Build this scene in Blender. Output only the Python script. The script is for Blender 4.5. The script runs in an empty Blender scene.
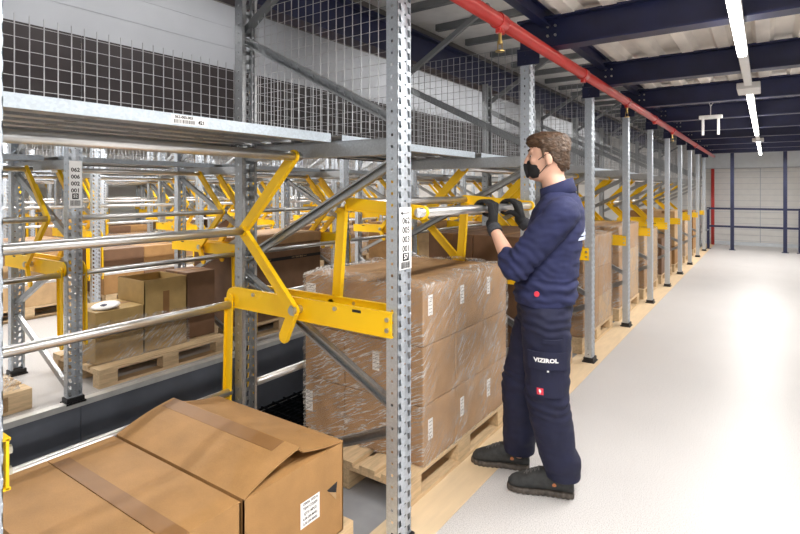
import bpy, bmesh, math, random
from mathutils import Vector, Matrix, noise
R = math.radians
PI = math.pi
random.seed(7)
scene = bpy.context.scene
C = scene.collection

# ------------------------------------------------------------------ materials
def new_mat(name):
    m = bpy.data.materials.new(name); m.use_nodes = True
    nt = m.node_tree
    return m, nt, nt.nodes['Principled BSDF']

def coord(nt, scale=(1, 1, 1), kind='Object'):
    tc = nt.nodes.new('ShaderNodeTexCoord'); mp = nt.nodes.new('ShaderNodeMapping')
    mp.inputs['Scale'].default_value = scale
    nt.links.new(tc.outputs[kind], mp.inputs['Vector'])
    return mp.outputs['Vector']

def noise_node(nt, vec, scale, detail=3, rough=.5):
    n = nt.nodes.new('ShaderNodeTexNoise')
    n.inputs['Scale'].default_value = scale; n.inputs['Detail'].default_value = detail
    n.inputs['Roughness'].default_value = rough
    nt.links.new(vec, n.inputs['Vector'])
    return n

def ramp(nt, fac, stops):
    r = nt.nodes.new('ShaderNodeValToRGB')
    el = r.color_ramp.elements
    el[0].position = stops[0][0]; el[0].color = (*stops[0][1], 1)
    el[1].position = stops[1][0]; el[1].color = (*stops[1][1], 1)
    for p, c in stops[2:]:
        e = el.new(p); e.color = (*c, 1)
    nt.links.new(fac, r.inputs['Fac'])
    return r.outputs['Color']

def mul(c, k): return tuple(x * k for x in c)

def simple(name, col, rough=.5, metal=0.0, var=.12, nscale=8, bump=0, bscale=60, stretch=(1, 1, 1), coat=0):
    m, nt, b = new_mat(name)
    v = coord(nt, stretch)
    n = noise_node(nt, v, nscale)
    nt.links.new(ramp(nt, n.outputs['Fac'], [(.3, mul(col, 1 - var)), (.7, mul(col, 1 + var))]), b.inputs['Base Color'])
    b.inputs['Roughness'].default_value = rough; b.inputs['Metallic'].default_value = metal
    if coat: b.inputs['Coat Weight'].default_value = coat
    if bump:
        bn = noise_node(nt, v, bscale, 4)
        bp = nt.nodes.new('ShaderNodeBump'); bp.inputs['Strength'].default_value = bump
        bp.inputs['Distance'].default_value = .01
        nt.links.new(bn.outputs['Fac'], bp.inputs['Height']); nt.links.new(bp.outputs['Normal'], b.inputs['Normal'])
    return m

def galv(name, col, rough, metal):
    m, nt, b = new_mat(name)
    v = coord(nt)
    vo = nt.nodes.new('ShaderNodeTexVoronoi'); vo.inputs['Scale'].default_value = 130
    nt.links.new(v, vo.inputs['Vector'])
    nt.links.new(ramp(nt, vo.outputs['Color'], [(.2, mul(col, .93)), (.8, mul(col, 1.06))]), b.inputs['Base Color'])
    n = noise_node(nt, v, 3)
    mr = nt.nodes.new('ShaderNodeMapRange'); mr.inputs['To Min'].default_value = rough - .03; mr.inputs['To Max'].default_value = rough + .05
    nt.links.new(n.outputs['Fac'], mr.inputs['Value']); nt.links.new(mr.outputs['Result'], b.inputs['Roughness'])
    b.inputs['Metallic'].default_value = metal
    return m

def kraft(name, col):
    m, nt, b = new_mat(name)
    v = coord(nt)
    n = noise_node(nt, v, 9, 4)
    n2 = noise_node(nt, coord(nt, (300, 300, 300)), 1, 2)
    c1 = ramp(nt, n.outputs['Fac'], [(.3, mul(col, .88)), (.7, mul(col, 1.1))])
    mx = nt.nodes.new('ShaderNodeMix'); mx.data_type = 'RGBA'; mx.blend_type = 'MULTIPLY'; mx.inputs['Factor'].default_value = .35
    nt.links.new(c1, mx.inputs['A'])
    nt.links.new(ramp(nt, n2.outputs['Fac'], [(.3, (.7, .7, .7)), (.7, (1.15, 1.15, 1.15))]), mx.inputs['B'])
    nt.links.new(mx.outputs['Result'], b.inputs['Base Color'])
    b.inputs['Roughness'].default_value = .62
    b.inputs['Specular IOR Level'].default_value = .35
    w = nt.nodes.new('ShaderNodeTexWave'); w.inputs['Scale'].default_value = 55; w.bands_direction = 'Z'
    nt.links.new(v, w.inputs['Vector'])
    bp = nt.nodes.new('ShaderNodeBump'); bp.inputs['Strength'].default_value = .06; bp.inputs['Distance'].default_value = .003
    nt.links.new(n2.outputs['Fac'], bp.inputs['Height']); nt.links.new(bp.outputs['Normal'], b.inputs['Normal'])
    return m

def wood(name, col):
    m, nt, b = new_mat(name)
    v = coord(nt, (9, 1.2, 9))
    n = noise_node(nt, v, 5, 5, .6)
    nt.links.new(ramp(nt, n.outputs['Fac'], [(.3, mul(col, .72)), (.55, col), (.75, mul(col, 1.15))]), b.inputs['Base Color'])
    b.inputs['Roughness'].default_value = .7
    return m

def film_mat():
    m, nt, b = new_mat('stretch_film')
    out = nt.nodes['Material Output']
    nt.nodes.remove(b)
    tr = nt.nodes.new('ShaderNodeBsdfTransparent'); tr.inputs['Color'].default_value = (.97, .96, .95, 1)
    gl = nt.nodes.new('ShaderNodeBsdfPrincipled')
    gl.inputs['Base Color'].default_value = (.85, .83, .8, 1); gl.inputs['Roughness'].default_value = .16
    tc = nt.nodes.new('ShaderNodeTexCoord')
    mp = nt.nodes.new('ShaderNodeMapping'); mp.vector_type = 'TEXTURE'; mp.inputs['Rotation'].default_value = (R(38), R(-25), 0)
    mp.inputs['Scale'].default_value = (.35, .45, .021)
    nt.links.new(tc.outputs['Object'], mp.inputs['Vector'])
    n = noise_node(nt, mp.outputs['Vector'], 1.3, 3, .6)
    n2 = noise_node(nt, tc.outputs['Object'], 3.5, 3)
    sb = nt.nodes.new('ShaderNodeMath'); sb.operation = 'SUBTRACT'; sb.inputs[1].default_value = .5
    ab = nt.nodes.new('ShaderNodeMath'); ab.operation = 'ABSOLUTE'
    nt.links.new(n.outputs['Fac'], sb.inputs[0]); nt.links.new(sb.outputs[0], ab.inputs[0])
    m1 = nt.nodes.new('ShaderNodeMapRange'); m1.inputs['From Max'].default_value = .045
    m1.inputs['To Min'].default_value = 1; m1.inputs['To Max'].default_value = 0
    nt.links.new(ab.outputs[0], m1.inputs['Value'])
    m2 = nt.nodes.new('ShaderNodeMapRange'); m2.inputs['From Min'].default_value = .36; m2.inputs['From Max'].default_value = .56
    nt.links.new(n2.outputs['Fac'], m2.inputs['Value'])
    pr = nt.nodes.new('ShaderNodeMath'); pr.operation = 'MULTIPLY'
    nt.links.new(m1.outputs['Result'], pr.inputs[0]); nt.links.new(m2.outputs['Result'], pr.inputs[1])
    mr = nt.nodes.new('ShaderNodeMapRange'); mr.inputs['To Min'].default_value = .10; mr.inputs['To Max'].default_value = .78  # whitish crease streaks mixed in, glints put into the film colour
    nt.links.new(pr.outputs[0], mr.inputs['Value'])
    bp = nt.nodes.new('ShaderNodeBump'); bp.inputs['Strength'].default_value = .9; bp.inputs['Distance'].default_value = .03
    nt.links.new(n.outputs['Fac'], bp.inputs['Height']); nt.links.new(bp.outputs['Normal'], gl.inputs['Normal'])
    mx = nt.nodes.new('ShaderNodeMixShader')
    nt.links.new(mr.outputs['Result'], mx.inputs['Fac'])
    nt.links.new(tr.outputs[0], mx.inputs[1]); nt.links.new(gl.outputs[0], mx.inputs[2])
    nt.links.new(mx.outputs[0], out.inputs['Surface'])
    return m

def emit(name, col, s):
    m, nt, b = new_mat(name)
    b.inputs['Base Color'].default_value = (.9, .9, .9, 1)
    b.inputs['Emission Color'].default_value = (*col, 1); b.inputs['Emission Strength'].default_value = s
    return m

def floor_mat(name, base, fleck):
    m, nt, b = new_mat(name)
    v = coord(nt)
    n = noise_node(nt, v, 190, 2)
    n2 = noise_node(nt, v, 1.2, 3)
    c = ramp(nt, n.outputs['Fac'], [(.36, fleck), (.52, base), (.7, mul(base, 1.06))])
    mx = nt.nodes.new('ShaderNodeMix'); mx.data_type = 'RGBA'; mx.blend_type = 'MULTIPLY'; mx.inputs['Factor'].default_value = 1
    nt.links.new(c, mx.inputs['A'])
    nt.links.new(ramp(nt, n2.outputs['Fac'], [(.3, (.95, .95, .95)), (.7, (1.02, 1.02, 1.02))]), mx.inputs['B'])
    nt.links.new(mx.outputs['Result'], b.inputs['Base Color'])
    b.inputs['Roughness'].default_value = .42
    return m

M = {}
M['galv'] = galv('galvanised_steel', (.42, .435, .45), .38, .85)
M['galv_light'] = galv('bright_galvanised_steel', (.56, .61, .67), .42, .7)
M['lip'] = galv('shelf_lip_lit_steel', (.52, .59, .66), .5, .35)  # paler than the tray steel: aisle light on the lip put into its colour
M['tube'] = simple('polished_steel_tube', (.74, .74, .74), .30, .9, .03, 3)
M['wire'] = simple('galvanised_wire', (.44, .45, .47), .4, .7)
M['yellow'] = simple('yellow_powder_coat', (.93, .57, .005), .38, 0, .04, 5)
M['navy'] = simple('navy_paint', (.012, .016, .06), .42, 0, .2, 6)
M['red'] = simple('red_pipe_paint', (.52, .035, .03), .3, 0, .1, 5, coat=.3)
M['brass'] = simple('brass', (.6, .42, .15), .3, .9)
M['bolt'] = simple('bolt_steel', (.6, .58, .5), .3, .9)
M['black'] = simple('black_plastic', (.012, .012, .014), .5)
M['dark'] = simple('dark_brown_sheet', (.032, .026, .028), .45, .0, .25, 2)
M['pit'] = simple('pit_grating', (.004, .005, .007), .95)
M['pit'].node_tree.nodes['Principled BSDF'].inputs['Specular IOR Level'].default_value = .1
M['panel'] = simple('slate_grey_panel', (.15, .165, .20), .42, .2, .18, 3)
M['alu'] = simple('aluminium_trim', (.78, .78, .76), .35, .5)
M['floor'] = floor_mat('white_epoxy_floor', (.62, .605, .60), (.42, .41, .41))
M['floor2'] = simple('grey_rack_floor', (.30, .31, .33), .5, 0, .08)
M['ply'] = simple('plywood_strip', (.74, .58, .38), .6, 0, .08, 3, stretch=(6, 1, 1))
M['wall'] = simple('white_wall_panel', (.72, .71, .69), .5, 0, .03)
M['wallgrey'] = simple('grey_fascia_panel', (.40, .42, .46), .5, 0, .06, 2)
M['header'] = simple('pale_header', (.62, .66, .70), .45, 0, .04)
M['soffit'] = simple('brown_grey_soffit', (.16, .15, .14), .6)
M['deck'] = simple('corrugated_deck', (.80, .75, .69), .45, .1, .22, 4, stretch=(1, .4, 1))
M['rackceil'] = simple('white_roof_panel', (.88, .86, .84), .5, 0, .06)
M['purlin'] = simple('grey_purlin', (.22, .23, .24), .45, .4)
M['white'] = simple('white_label', (.86, .86, .86), .5, 0, .02)
M['ink'] = simple('black_ink', (.01, .01, .012), .6)
M['whiteplastic'] = simple('white_plastic', (.78, .77, .76), .4, 0, .03)
M['kraftA'] = kraft('kraft_board', (.39, .215, .083))
M['kraftB'] = kraft('kraft_board_brown', (.45, .265, .125))
M['kraftC'] = kraft('kraft_board_dark', (.19, .105, .06))
M['kraftD'] = kraft('kraft_board_pale', (.55, .37, .2))
M['kraftE'] = kraft('kraft_board_olive', (.44, .30, .12))
M['tape'] = simple('brown_tape', (.25, .125, .045), .5, 0, .08)
M['wood'] = wood('pallet_wood', (.68, .50, .30))
M['wood2'] = wood('pallet_wood_brown', (.50, .36, .21))
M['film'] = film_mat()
M['tube_light'] = emit('lit_tube', (1, .97, .93), 14)
M['sweater'] = simple('navy_fleece', (.013, .017, .068), .85, 0, .15, 14, .25, 400)
M['trousers'] = simple('navy_work_cloth', (.008, .010, .038), .8, 0, .15, 12, .25, 500)
M['skin'] = simple('skin', (.62, .36, .26), .5, 0, .06, 12)
M['hair'] = simple('brown_hair', (.07, .038, .02), .5, 0, .45, 60, .6, 120, stretch=(.5, 1, 1.4))
M['shoe'] = simple('dark_grey_suede', (.035, .037, .038), .75, 0, .3, 40, .3, 200)
M['sole'] = simple('grey_brown_sole', (.075, .062, .052), .6, 0, .4, 50)
M['glove'] = simple('black_glove', (.008, .008, .010), .75, 0, .3, 40, .4, 300)
M['cuff'] = simple('grey_knit_cuff', (.035, .037, .045), .85, 0, .3, 60, .4, 300)
M['lace'] = simple('grey_lace', (.16, .155, .15), .8)
M['mask'] = simple('black_mask', (.006, .006, .008), .7)
M['pink'] = simple('red_badge', (.62, .03, .06), .5)
M['pale_blue'] = simple('pale_print', (.55, .62, .8), .6)
M['orange'] = simple('orange_badge', (.55, .2, .08), .6)

# ------------------------------------------------------------------ mesh helpers
class MB:
    def __init__(s): s.bm = bmesh.new()
    def box(s, x0, x1, y0, y1, z0, z1, rot=None, bevel=0):
        vs = [s.bm.verts.new((x, y, z)) for x in (x0, x1) for y in (y0, y1) for z in (z0, z1)]
        fs = []
        for f in ((0, 1, 3, 2), (4, 6, 7, 5), (0, 4, 5, 1), (2, 3, 7, 6), (0, 2, 6, 4), (1, 5, 7, 3)):
            fs.append(s.bm.faces.new([vs[i] for i in f]))
        if rot is not None:
            bmesh.ops.transform(s.bm, matrix=rot, verts=vs)
        if bevel:
            es = list({e for f in fs for e in f.edges})
            bmesh.ops.bevel(s.bm, geom=es, offset=bevel, segments=2, profile=.5, affect='EDGES')
        return s
    def beam(s, p0, p1, w, h, up=(0, 0, 1), bevel=0):
        p0, p1 = Vector(p0), Vector(p1); d = p1 - p0; L = d.length
        z = d.normalized(); u = Vector(up); x = u.cross(z)
        if x.length < 1e-4: x = Vector((1, 0, 0)).cross(z)
        x.normalize(); y = z.cross(x)
        m = Matrix((x, y, z)).transposed().to_4x4(); m.translation = p0
        return s.box(-w / 2, w / 2, -h / 2, h / 2, 0, L, m, bevel)
    def cyl(s, p0, p1, r, r2=None, seg=16, caps=True):
        p0, p1 = Vector(p0), Vector(p1); d = p1 - p0
        r2 = r if r2 is None else r2
        q = d.to_track_quat('Z', 'Y').to_matrix()
        a = [s.bm.verts.new(p0 + q @ Vector((r * math.cos(t), r * math.sin(t), 0))) for t in [2 * PI * i / seg for i in range(seg)]]
        b = [s.bm.verts.new(p1 + q @ Vector((r2 * math.cos(t), r2 * math.sin(t), 0))) for t in [2 * PI * i / seg for i in range(seg)]]
        for i in range(seg):
            j = (i + 1) % seg; s.bm.faces.new((a[i], a[j], b[j], b[i]))
        if caps: s.bm.faces.new(a[::-1]); s.bm.faces.new(b)
        return s
    def tube(s, pts, r, seg=10):
        for a, b in zip(pts, pts[1:]): s.cyl(a, b, r, seg=seg)
        for p in pts[1:-1]: s.sphere(p, r, 8, 5)
        return s
    def sphere(s, c, r, u=16, v=10, scale=(1, 1, 1), rot=None):
        m = Matrix.Translation(c) @ (rot.to_4x4() if rot else Matrix()) @ Matrix.Diagonal((*scale, 1))
        rows = []
        top = s.bm.verts.new(m @ Vector((0, 0, r))); bot = s.bm.verts.new(m @ Vector((0, 0, -r)))
        for j in range(1, v):
            ph = PI * j / v
            rows.append([s.bm.verts.new(m @ Vector((r * math.sin(ph) * math.cos(2 * PI * i / u), r * math.sin(ph) * math.sin(2 * PI * i / u), r * math.cos(ph)))) for i in range(u)])
        for i in range(u):
            k = (i + 1) % u
            s.bm.faces.new((top, rows[0][i], rows[0][k])); s.bm.faces.new((bot, rows[-1][k], rows[-1][i]))
            for a, b in zip(rows, rows[1:]): s.bm.faces.new((a[i], b[i], b[k], a[k]))
        return s
    def poly(s, pts):
        s.bm.faces.new([s.bm.verts.new(p) for p in pts]); return s
    def prism(s, pts, vec):
        v = Vector(vec)
        a = [s.bm.verts.new(p) for p in pts]; b = [s.bm.verts.new(Vector(p) + v) for p in pts]
        n = len(a)
        for i in range(n): s.bm.faces.new((a[i], a[(i + 1) % n], b[(i + 1) % n], b[i]))
        s.bm.faces.new(a[::-1]); s.bm.faces.new(b); return s
    def loft(s, rings):
        vr = [[s.bm.verts.new(p) for p in r] for r in rings]; n = len(vr[0])
        for a, b in zip(vr, vr[1:]):
            for i in range(n):
                j = (i + 1) % n; s.bm.faces.new((a[i], a[j], b[j], b[i]))
        s.bm.faces.new(vr[0][::-1]); s.bm.faces.new(vr[-1]); return s
    def mesh(s, name, smooth=False):
        bmesh.ops.recalc_face_normals(s.bm, faces=s.bm.faces)
        me = bpy.data.meshes.new(name); s.bm.to_mesh(me); s.bm.free()
        if smooth:
            for p in me.polygons: p.use_smooth = True
        return me

def obj(name, mesh, mat=None, parent=None, loc=(0, 0, 0), smooth=False):
    if isinstance(mesh, MB): mesh = mesh.mesh(name, smooth)
    if mat is not None and not mesh.materials: mesh.materials.append(M[mat] if isinstance(mat, str) else mat)
    o = bpy.data.objects.new(name, mesh); C.objects.link(o); o.location = loc
    if parent: o.parent = parent
    return o

def tag(o, label=None, cat=None, group=None, kind=None):
    if label: o['label'] = label
    if cat: o['category'] = cat
    if group: o['group'] = group
    if kind: o['kind'] = kind
    return o

def thing(name, loc, label, cat, group=None, rz=0):
    o = bpy.data.objects.new(name, None); C.objects.link(o); o.location = loc; o.rotation_euler = (0, 0, rz)
    o.empty_display_size = .1
    return tag(o, label, cat, group)

def struct(name, mb, mat, smooth=False):
    o = obj(name, mb, mat, smooth=smooth); o['kind'] = 'structure'; return o

SCR = bpy.data.scenes.new('scratch')
def convert(o):
    SCR.collection.objects.link(o)
    with bpy.context.temp_override(scene=SCR, view_layer=SCR.view_layers[0]):
        me = bpy.data.meshes.new_from_object(o.evaluated_get(bpy.context.evaluated_depsgraph_get()))
    SCR.collection.objects.unlink(o)
    return me

def text_mesh(body, size, align='CENTER', bold=0.0):
    cu = bpy.data.curves.new('lettering', 'FONT'); cu.body = body; cu.size = size
    cu.align_x = align; cu.align_y = 'CENTER'; cu.extrude = .0004; cu.offset = bold; cu.resolution_u = 2
    o = bpy.data.objects.new('tmp', cu)
    me = convert(o)
    bpy.data.objects.remove(o); bpy.data.curves.remove(cu)
    me.materials.clear()
    return me

ROT_X = Matrix(((0, 0, 1, 0), (1, 0, 0, 0), (0, 1, 0, 0), (0, 0, 0, 1)))      # text lies in the YZ plane, facing +X
ROT_NY = Matrix(((1, 0, 0, 0), (0, 0, -1, 0), (0, 1, 0, 0), (0, 0, 0, 1)))    # facing -Y

def lettering(lines, name, mat, parent, rot=ROT_X):
    """lines: (body, size, (a, b)) placed on the label plane; joined in one mesh"""
    bm = bmesh.new()
    for body, size, off, bold in lines:
        me = text_mesh(body, size, bold=bold)
        me.transform(rot @ Matrix.Translation((off[0], off[1], 0)))
        bm.from_mesh(me); bpy.data.meshes.remove(me)
    me = bpy.data.meshes.new(name); bm.to_mesh(me); bm.free()
    return obj(name, me, mat, parent)

ORD = ['nearest', 'second', 'third', 'fourth', 'fifth', 'sixth', 'seventh', 'eighth', 'ninth', 'tenth', 'eleventh', 'twelfth']

# ------------------------------------------------------------------ grid of the racks
FY = [.372] + [1.875 + 1.5 * i for i in range(10)]          # frame positions along the aisle
FX = -1.31                                                  # aisle side posts of the near row
DEP = 1.01

# ------------------------------------------------------------------ setting
struct('floor', MB().box(-1.22, 2.3, -3, 17.6, -.25, 0), 'floor')
rf = struct('floor_rack_strip', MB().box(-2.42, -1.46, -3, 17.6, -.25, -.002), 'floor2')
struct('floor_plywood_strip', MB().box(-1.46, -1.22, -3, 17.6, -.25, .003), 'ply')
struct('floor_far_racks', MB().box(-18, -4.12, -3, 17.6, -.25, 0), 'floor')
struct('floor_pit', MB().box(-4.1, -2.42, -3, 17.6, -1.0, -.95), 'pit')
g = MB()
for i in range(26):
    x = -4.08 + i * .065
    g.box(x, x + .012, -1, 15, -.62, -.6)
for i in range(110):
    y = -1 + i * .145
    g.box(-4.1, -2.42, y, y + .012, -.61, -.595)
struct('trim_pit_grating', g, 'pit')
# edge panels of the pit, one per bay
for i in range(-1, 11):
    y0 = 1.83 + 1.5 * (i - 1)
    p = MB().box(-4.12, -4.10, y0 + .002, y0 + 1.498, -.64, -.03)
    struct('trim_pit_edge_panel_%d' % (i + 2), p, 'panel')
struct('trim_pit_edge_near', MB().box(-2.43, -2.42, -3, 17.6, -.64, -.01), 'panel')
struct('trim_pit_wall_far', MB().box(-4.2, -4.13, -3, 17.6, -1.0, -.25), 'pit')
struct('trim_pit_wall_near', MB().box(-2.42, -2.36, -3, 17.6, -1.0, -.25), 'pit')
struct('trim_pit_nosing', MB().box(-4.16, -4.09, -3, 17.6, -.03, .012).box(-4.12, -4.096, -3, 17.6, -.655, -.635), 'alu')
# walls
w = MB()
w.box(-18, 2.3, 17.6, 17.7, -1, 3.6)
struct('wall_far', w, 'wall')
w = MB()
for i in range(14): w.box(-2.6, 2.3, 17.588, 17.6, .12 + i * .16, .126 + i * .16)
for x in (-1.75, -.15, 1.45): w.box(x - .008, x + .008, 17.583, 17.6, 0, 2.2)
struct('trim_wall_joints', w, 'wallgrey')
struct('trim_wall_header', MB().box(-1.5, 2.3, 17.38, 17.6, 2.16, 2.72), 'header')
struct('baseboard_far', MB().box(-1.6, 2.3, 17.5, 17.6, 0, .09), 'header')
struct('trim_header_lip', MB().box(-1.5, 2.3, 17.36, 17.6, 2.14, 2.16), 'wallgrey')
struct('wall_right', MB().box(2.3, 2.4, -3, 17.7, 0, 3.0), 'wall')
struct('wall_left', MB().box(-18.1, -18, -3, 17.7, 0, 3.6), 'wall')
# ceilings
bm = MB()
x = -1.15
while x < 2.3:
    bm.prism([(x, -3, 2.70), (x + .055, -3, 2.70), (x + .085, -3, 2.65), (x + .165, -3, 2.65), (x + .195, -3, 2.70), (x + .25, -3, 2.70),
              (x + .25, -3, 2.72), (x, -3, 2.72)], (0, 20.6, 0))
    x += .25
struct('ceiling', bm, 'deck')
struct('ceiling_above_racks', MB().box(-2.56, -1.14, -3, 17.6, 2.98, 3.02), 'rackceil')
struct('ceiling_void', MB().box(-4.4, -2.56, -3, 17.6, 3.42, 3.46).box(-2.56, -2.52, -3, 17.6, 2.86, 3.42), 'soffit')
struct('ceiling_far_racks', MB().box(-18, -4.4, -3, 17.6, 2.72, 2.78), 'rackceil')
f = MB().box(-4.3, -4.10, -3, 17.6, 2.66, 3.25)
for k, z in enumerate((2.86, 3.05)): f.box(-4.10, -4.096, -3, 17.6, z, z + .012)
struct('trim_upper_fascia', f, 'wallgrey')
struct('trim_fascia_top', MB().box(-4.42, -4.12, -3, 17.6, 3.25, 3.42), 'soffit')
p = MB()
y = -1
while y < 17:
    p.box(-2.37, -1.145, y, y + .05, 2.925, 2.98); y += .55
struct('trim_ceiling_purlins', p, 'purlin')
# dark brown sheets behind the pit above shelf height, one per bay
for i in range(-1, 11):
    y0 = 1.83 + 1.5 * (i - 1)
    struct('trim_dark_sheet_%d' % (i + 2), MB().box(-4.10, -4.085, y0 + .004, y0 + 1.496, 1.90, 2.66), 'dark')

# ------------------------------------------------------------------ navy steelwork
b0 = MB().box(-1.21, -1.15, -3, 17.6, 2.60, 2.608).box(-1.21, -1.15, -3, 17.6, 2.692, 2.70).box(-1.184, -1.176, -3, 17.6, 2.608, 2.692)
o = obj('steel_girder', b0, 'navy'); tag(o, 'long navy steel girder running above the red pipe along the rack fronts', 'beam')
b0 = MB().box(-2.52, -2.38, -3, 17.6, 2.60, 2.615).box(-2.52, -2.38, -3, 17.6, 2.845, 2.86).box(-2.456, -2.444, -3, 17.6, 2.615, 2.845)
o = obj('steel_girder', b0, 'navy'); tag(o, 'long navy steel girder above the rear posts of the near rack row', 'beam')
def ibeam():
    m = MB().box(-1.36, 2.3, -.06, .06, 2.455, 2.468).box(-1.36, 2.3, -.06, .06, 2.642, 2.655).box(-1.36, 2.3, -.006, .006, 2.468, 2.642)
    return m.mesh('steel_beam')
def bolt_mesh():
    m = MB()
    for x in (-1.17, -1.12):
        for z in (2.54, 2.60): m.cyl((x, -.006, z), (x, -.018, z), .009, seg=6)
    return m.mesh('bolt_row')
ib = ibeam(); bo = bolt_mesh()
GB = 'navy ceiling beams crossing the aisle'
beamY = [.35] + FY[1:]
for k, y in enumerate(beamY):
    e = thing('steel_beam', (0, y, 0), 'navy steel ceiling beam crossing the aisle, %s from the camera' % ORD[k] if k else
              'navy steel ceiling beam crossing the aisle almost overhead', 'beam', GB)
    obj('beam_body', ib, 'navy', e)
    obj('bolt_row', bo, 'bolt', e)
# ------------------------------------------------------------------ red sprinkler pipe
pipe = thing('sprinkler_pipe', (-1.135, 0, 2.411), 'glossy red sprinkler pipe running along the tops of the front posts', 'pipe')
obj('pipe_run', MB().cyl((0, -2, 0), (0, 15.9, 0), .036, seg=20), 'red', pipe, smooth=True)
cm = MB().cyl((0, -.04, 0), (0, .04, 0), .043, seg=18).box(-.012, .012, -.03, .03, -.062, -.03).cyl((0, 0, -.06), (0, 0, -.03), .02, seg=12).mesh('coupling')
hm = MB().cyl((0, 0, -.10), (0, 0, -.06), .009, seg=8).cyl((0, 0, -.115), (0, 0, -.10), .014, seg=10).box(-.014, -.010, -.003, .003, -.15, -.11).box(.010, .014, -.003, .003, -.15, -.11).cyl((0, 0, -.156), (0, 0, -.15), .024, seg=12).mesh('sprinkler_head')
for i, y in enumerate((2.54, 4.05, 5.55, 7.1, 8.6, 11.6)):
    c = obj('coupling', cm, 'red', pipe, (0, y, 0))
    if i % 2 == 0: c2 = obj('sprinkler_head', hm, 'brass', c)

# ------------------------------------------------------------------ ceiling lights
def strip_light(x, y0, y1, z, label, group, watt, lit=True):
    e = thing('strip_light', (x, y0, z), label, 'ceiling light', group)
    L = y1 - y0
    obj('housing', MB().box(-.03, .03, 0, L, 0, .035, bevel=.004), 'whiteplastic', e)
    obj('lit_tube', MB().box(-.024, .024, .02, L - .02, -.028, 0, bevel=.008), 'tube_light', e)
    if z < 2.5:
        for yy in (.35, L - .35): obj('hanger', MB().box(-.004, .004, yy, yy + .008, .035, 2.66 - z), 'wire', e)
    if watt:
        ld = bpy.data.lights.new('strip_lamp', 'AREA'); ld.shape = 'RECTANGLE'; ld.size = .06; ld.size_y = L - .04
        ld.energy = watt; ld.color = (1, .975, .94)
        lo = bpy.data.objects.new('lamp', ld); C.objects.link(lo); lo.parent = e; lo.location = (0, L / 2, -.034)
    return e
GA = 'linear lights over the aisle'
strip_light(-.13, -2.2, 4.05, 2.42, 'long lit white strip light nearest the camera over the aisle', GA, 105)
strip_light(-.13, 5.75, 10.0, 2.42, 'lit white strip light in the middle of the aisle ceiling beyond the grey box', GA, 58)
strip_light(-.13, 11.4, 15.6, 2.42, 'lit white strip light at the far end of the aisle ceiling', GA, 75)
e = thing('light_rail', (-.13, 0, 2.42), 'white unlit rail and feed boxes joining the strip lights over the aisle', 'light rail')
obj('rail', MB().box(-.028, .028, 4.05, 5.35, 0, .034, bevel=.004), 'whiteplastic', e)
obj('rail', MB().box(-.028, .028, 10.0, 11.3, 0, .034, bevel=.004), 'whiteplastic', e)
obj('feed_box', MB().box(-.085, .085, 5.35, 5.72, -.02, .034, bevel=.006), 'whiteplastic', e)
obj('feed_box', MB().box(-.085, .085, 11.2, 11.4, -.02, .034, bevel=.006), 'whiteplastic', e)
obj('hanger', MB().box(-.003, .003, 4.8, 4.81, .04, .1), 'wire', e)
GP = 'strip lights over the far racks'
n = 0
def far_light(x, y0, y1, z, wt):
    global n
    n += 1
    strip_light(x, y0, y1, z, 'white strip light above %s' % (['the pit close to the camera, added as fill', 'the middle of the pit, added as fill', 'the far end of the pit, added as fill',
        'the gangway behind the second rack row, near part', 'the gangway behind the second rack row, far part',
        'the third rack gangway, near part', 'the third rack gangway, far part', 'the most distant gangway, near part',
        'the most distant gangway, far part'][n - 1]), GP, wt)
far_light(-3.3, -1.5, 3.4, 3.38, 22)  # strips over the pit are added as dim fill, no known fixture there
far_light(-3.3, 5.0, 9.5, 3.38, 22)
far_light(-3.3, 11, 16, 3.38, 22)
far_light(-6.08, 0, 6, 2.685, 105)
far_light(-6.08, 8, 15, 2.685, 80)
far_light(-9.1, 2, 8, 2.685, 105)
far_light(-9.1, 9, 16, 2.685, 75)
far_light(-12.2, 3, 9, 2.685, 105)
far_light(-12.2, 10, 16, 2.685, 75)
# hanging sensor bracket
e = thing('hanging_bracket', (-.52, 6.87, 2.36), 'small white bar with two drop rods hanging from the aisle ceiling', 'bracket')
obj('bar', MB().box(-.115, .115, -.03, .03, -.02, .02, bevel=.006), 'whiteplastic', e)
for sx in (-1, 1): obj('drop_rod', MB().box(sx * .075 - .012, sx * .075 + .012, -.012, .012, -.2, -.02), 'whiteplastic', e)
obj('suspension_wire', MB().tube([(0, 0, .02), (.0, 0, .12), (-.03, 0, .2), (-.03, 0, .29)], .004).tube([(0, 0, .12), (.05, 0, .2), (.05, 0, .29)], .004), 'whiteplastic', e)

# ------------------------------------------------------------------ far railing
e = thing('guard_railing', (0, 16, 0), 'navy painted guard railing in front of the far wall', 'railing')
for x in (-.732, .366): obj('tall_post', MB().box(x - .04, x + .04, -.04, .04, 0, 2.655).box(x - .07, x + .07, -.07, .07, 0, .012), 'navy', e)
for x in (-1.265, .655): obj('short_post', MB().box(x - .03, x + .03, -.03, .03, 0, 1.09).box(x - .06, x + .06, -.06, .06, 0, .012), 'navy', e)
for z in (1.06, .6): obj('rail', MB().box(-1.265, 1.9, -.025, .025, z - .025, z + .025), 'navy', e)
obj('return_loop', MB().tube([(-1.27, -.05, .5), (-1.34, -.45, .5), (-1.36, -.47, .56), (-1.36, -.47, 1.0), (-1.34, -.45, 1.05), (-1.27, -.05, 1.05)], .02), 'galv', e)
o = obj('riser_pipe', MB().cyl((-1.26, 17.3, 0), (-1.26, 17.3, 2.14), .045, seg=16), 'red', smooth=True)
tag(o, 'vertical dark red riser pipe standing against the far wall', 'pipe')
o = obj('grey_column', MB().box(-1.62, -1.5, 16.6, 16.75, 0, 2.66).box(-1.64, -1.48, 16.58, 16.77, 0, .05), 'galv')
tag(o, 'slim grey steel column at the far end beside the red riser pipe', 'column')

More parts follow.
